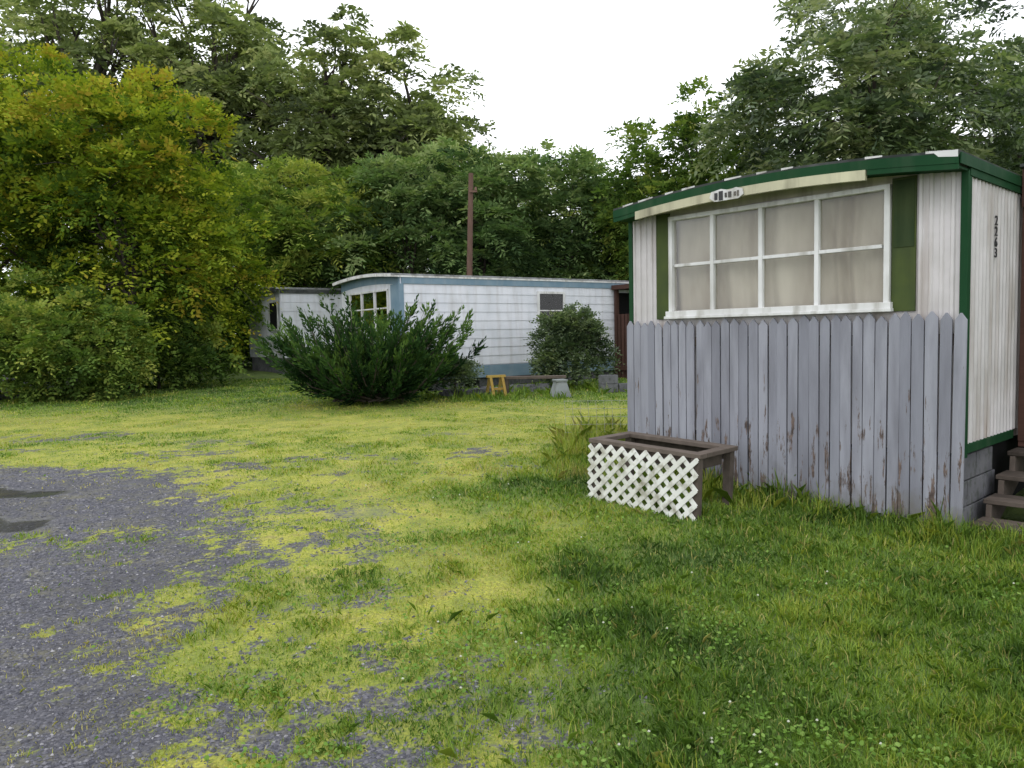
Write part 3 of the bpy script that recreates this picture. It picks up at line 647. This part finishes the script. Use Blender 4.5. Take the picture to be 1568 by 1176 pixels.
NP=empty('wooden_porch',(Bx,By,0),rad(35)); mb=MB()
for xx in (6.60,8.1,9.5): mb.box((xx,xx+.1),(-1.1,-1.0),(.1,2.78))
mb.box((6.60,6.70),(-.15,-.06),(.2,2.78)); mb.box((6.5,9.8),(-1.15,-.06),(2.78,2.9)); mb.box((6.58,9.8),(-1.1,-.06),(.55,.66)); mb.box((6.71,9.7),(-1.1,-1.02),(1.45,1.55))
for xx in np.arange(6.73,9.5,.14): mb.box((xx,xx+.09),(-1.07,-1.04),(.66,1.45))
for yy in np.arange(-.98,-.16,.14): mb.box((6.62,6.65),(yy,yy+.1),(.3,2.1))
mb.build('porch_frame',M_brown,NP)
mb=MB(); mb.box((6.8,9.6),(-.04,-.033),(.7,2.7)); mb.build('porch_back_panel',M_dark,NP)

# ------------------------------------------------------------------ trailer C
C_=empty('mobile_home',(-7.77,26.2,0),rad(35)); W=3.6;L=10.;z0,z1,rise=.95,3.3,.10
mb=MB(); mb.box((0,L),(0,W),(z0,z1)); laps(mb,.02,L,z0+.02,z1-.15,-.003,.3,.014); laps(mb,.02,W,z0+.02,1.9,-.003,.3,.014,'y'); mb.build('walls',M_side,C_)
roof(C_,-.15,L+.1,W,z1+.03,rise,.05,M_roof,'roof',.05)
archstrip(C_,'front_gable',-.01,0,0,W,W,z1,rise,.0,.1,M_side)
mb=MB(); mb.box((.0,L),(-.05,-.02),(z1-.16,z1-.03)); mb.box((-.17,-.14),(-.03,W+.03),(z1-.12,z1+.03)); mb.build('trim',M_roofdark,C_)
mb=MB(); mb.box((-.02,.0),(0,W),(1.45,1.5)); mb.box((-.05,-.018),(.15,.22),(1.95,2.85)); mb.box((-.05,-.018),(1.0,1.07),(1.95,2.85)); mb.box((-.05,-.018),(.15,1.07),(2.85,2.9)); mb.box((-.05,-.018),(.15,1.07),(1.9,1.95))
mb.box((2.6,2.65),(-.05,-.018),(1.95,2.8));mb.box((3.4,3.45),(-.05,-.018),(1.95,2.8));mb.box((2.6,3.45),(-.05,-.018),(2.8,2.85))
mb.build('window_frames',M_trimw,C_)
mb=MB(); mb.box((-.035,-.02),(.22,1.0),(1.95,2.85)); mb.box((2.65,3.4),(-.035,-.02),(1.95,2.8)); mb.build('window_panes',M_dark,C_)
mb=MB(); mb.box((.05,L),(.05,W-.05),(.1,.95)); mb.build('skirting',M_block,C_)

# ------------------------------------------------------------------ pole and yard objects
UP=empty('utility_pole',(-1.20,24.3,0)); mb=MB(); mb.tube([(-.12,0,0),(-.06,0,3.4),(.06,0,6.6)],[.11,.095,.075],12)
mb.box((.0,.24),(-.12,-.09),(6.0,6.06)); mb.tube([(.2,-.1,6.06),(.2,-.1,6.16)],[.04,.03],8); mb.build('pole',wood('pole_wood',(.10,.06,.045),(.20,.125,.095),.9,(5,5,1)),UP)
M_yel=wood('yellow_wood',(.34,.22,.05),(.46,.32,.09),.8,(3,3,3))
def gzf(x,y): return float(gh(x,y))
SH=empty('sawhorse',(-.35,16.9,gzf(-.35,16.9)),rad(25)); mb=MB()
for xx in (-.14,.14):
    for sg in (-1,1):
        mb.add([(xx-.03,sg*.2-.02,0),(xx+.03,sg*.2-.02,0),(xx+.03,sg*.2+.02,0),(xx-.03,sg*.2+.02,0),(xx-.03,-.02+sg*.03,.42),(xx+.03,-.02+sg*.03,.42),(xx+.03,.02+sg*.03,.42),(xx-.03,.02+sg*.03,.42)],[(0,3,2,1),(4,5,6,7),(0,1,5,4),(1,2,6,5),(2,3,7,6),(3,0,4,7)])
mb.box((-.22,.22),(-.04,.04),(.42,.47)); mb.box((-.14,.14),(-.13,-.11),(.15,.2)); mb.build('sawhorse_boards',M_yel,SH)
BN=empty('wooden_bench',(.55,17.1,gzf(.55,17.1)),rad(-4)); mb=MB(); mb.box((-.85,.65),(-.12,.12),(.36,.42)); mb.box((-.7,-.62),(-.1,.1),(0,.36)); mb.box((.45,.53),(-.1,.1),(0,.36)); mb.build('bench_boards',M_oldwood,BN,.005)
CP=empty('concrete_planter',(1.02,16.4,gzf(1.02,16.4)),rad(20)); mb=MB()
def frust(mb,r0,r1,z0_,z1_): mb.add([(a*r0,b_*r0,z0_) for a,b_ in ((-1,-1),(1,-1),(1,1),(-1,1))]+[(a*r1,b_*r1,z1_) for a,b_ in ((-1,-1),(1,-1),(1,1),(-1,1))],[(0,3,2,1),(4,5,6,7),(0,1,5,4),(1,2,6,5),(2,3,7,6),(3,0,4,7)])
frust(mb,.19,.11,0,.34); frust(mb,.13,.13,.341,.39); mb.build('planter_body',paint('pale_concrete',(.25,.27,.27),(.19,.21,.21),.9,(.12,.13,.09),.6,False),CP,.01)
CB=empty('cinder_block_stack',(2.35,17.3,gzf(2.35,17.3)),rad(15)); mb=MB()
for i in range(2):
    for j in range(2):
        x0=-.4+.42*j; z=i*.2
        if i==1 and j==1: continue
        mb.box((x0,x0+.39),(-.1,-.07),(z,z+.19));mb.box((x0,x0+.39),(.07,.1),(z,z+.19))
        for q in (0,.18,.36): mb.box((x0+q,x0+q+.03),(-.07,.07),(z,z+.19))
mb.build('blocks',M_block,CB,.004)
RK=empty('rubble_pile',(0,0,0)); mb=MB(); r=np.random.default_rng(77)
for i in range(60):
    px=-1.6+r.random()*2.6; py=17.3+.45*(px+1.6)+r.normal()*.15; s=.06+.1*r.random(); z=gzf(px,py)
    ph=[(math.cos(a)*s*(.8+.4*r.random()),math.sin(a)*s*(.7+.4*r.random())) for a in np.arange(6)*math.pi/3]
    vs=[(px+a,py+b_,z-.02) for a,b_ in ph]+[(px+a*.7,py+b_*.7,z+s*.9+r.random()*.03) for a,b_ in ph]
    mb.add(vs,[tuple(range(6))[::-1],tuple(range(6,12))]+[(k,(k+1)%6,6+(k+1)%6,6+k) for k in range(6)])
mb.build('rubble',M_block,RK,.01)

# ------------------------------------------------------------------ light, sky, camera
w=bpy.data.worlds.new('World'); scene.world=w; w.use_nodes=True; nt=w.node_tree
bg=nt.nodes['Background']; sky=N(nt,'ShaderNodeTexSky'); sky.sky_type='NISHITA'; sky.sun_disc=False; sky.sun_elevation=rad(50); sky.sun_rotation=rad(215)
tcw=N(nt,'ShaderNodeTexCoord').outputs['Generated']
cl=ramp(nt,noise(nt,1.6,5,tcw,sc=(1,1,2.5)),[(.3,(.80,.82,.86)),(.7,(1,1,1))])
clm=mix(nt,1,cl,(13.0,13.2,13.5),'MULTIPLY')
for n_ in nt.nodes:
    if n_.type=='MIX': n_.clamp_result=False
nt.links.new(mix(nt,.93,sky.outputs[0],clm),bg.inputs[0]); bg.inputs[1].default_value=.15
sd=bpy.data.lights.new('sun','SUN'); sd.energy=.5; sd.angle=rad(50); sd.color=(1,.97,.92)
so=bpy.data.objects.new('sun',sd); so.rotation_euler=(rad(40),0,rad(-35)); so.location=(0,0,20); col.objects.link(so)
cd=bpy.data.cameras.new('camera'); cam=bpy.data.objects.new('camera',cd); col.objects.link(cam)
cd.sensor_width=36; cd.lens=1184/1568*36; cd.clip_end=1000; cd.clip_start=.05
cam.location=(0,0,1.6)
cam.rotation_euler=(Matrix.Rotation(rad(86.33),3,'X')@Matrix.Rotation(rad(-1.15),3,'Z')).to_euler()
scene.camera=cam
scene.view_settings.view_transform='Standard'; scene.view_settings.look='None'; scene.view_settings.exposure=0
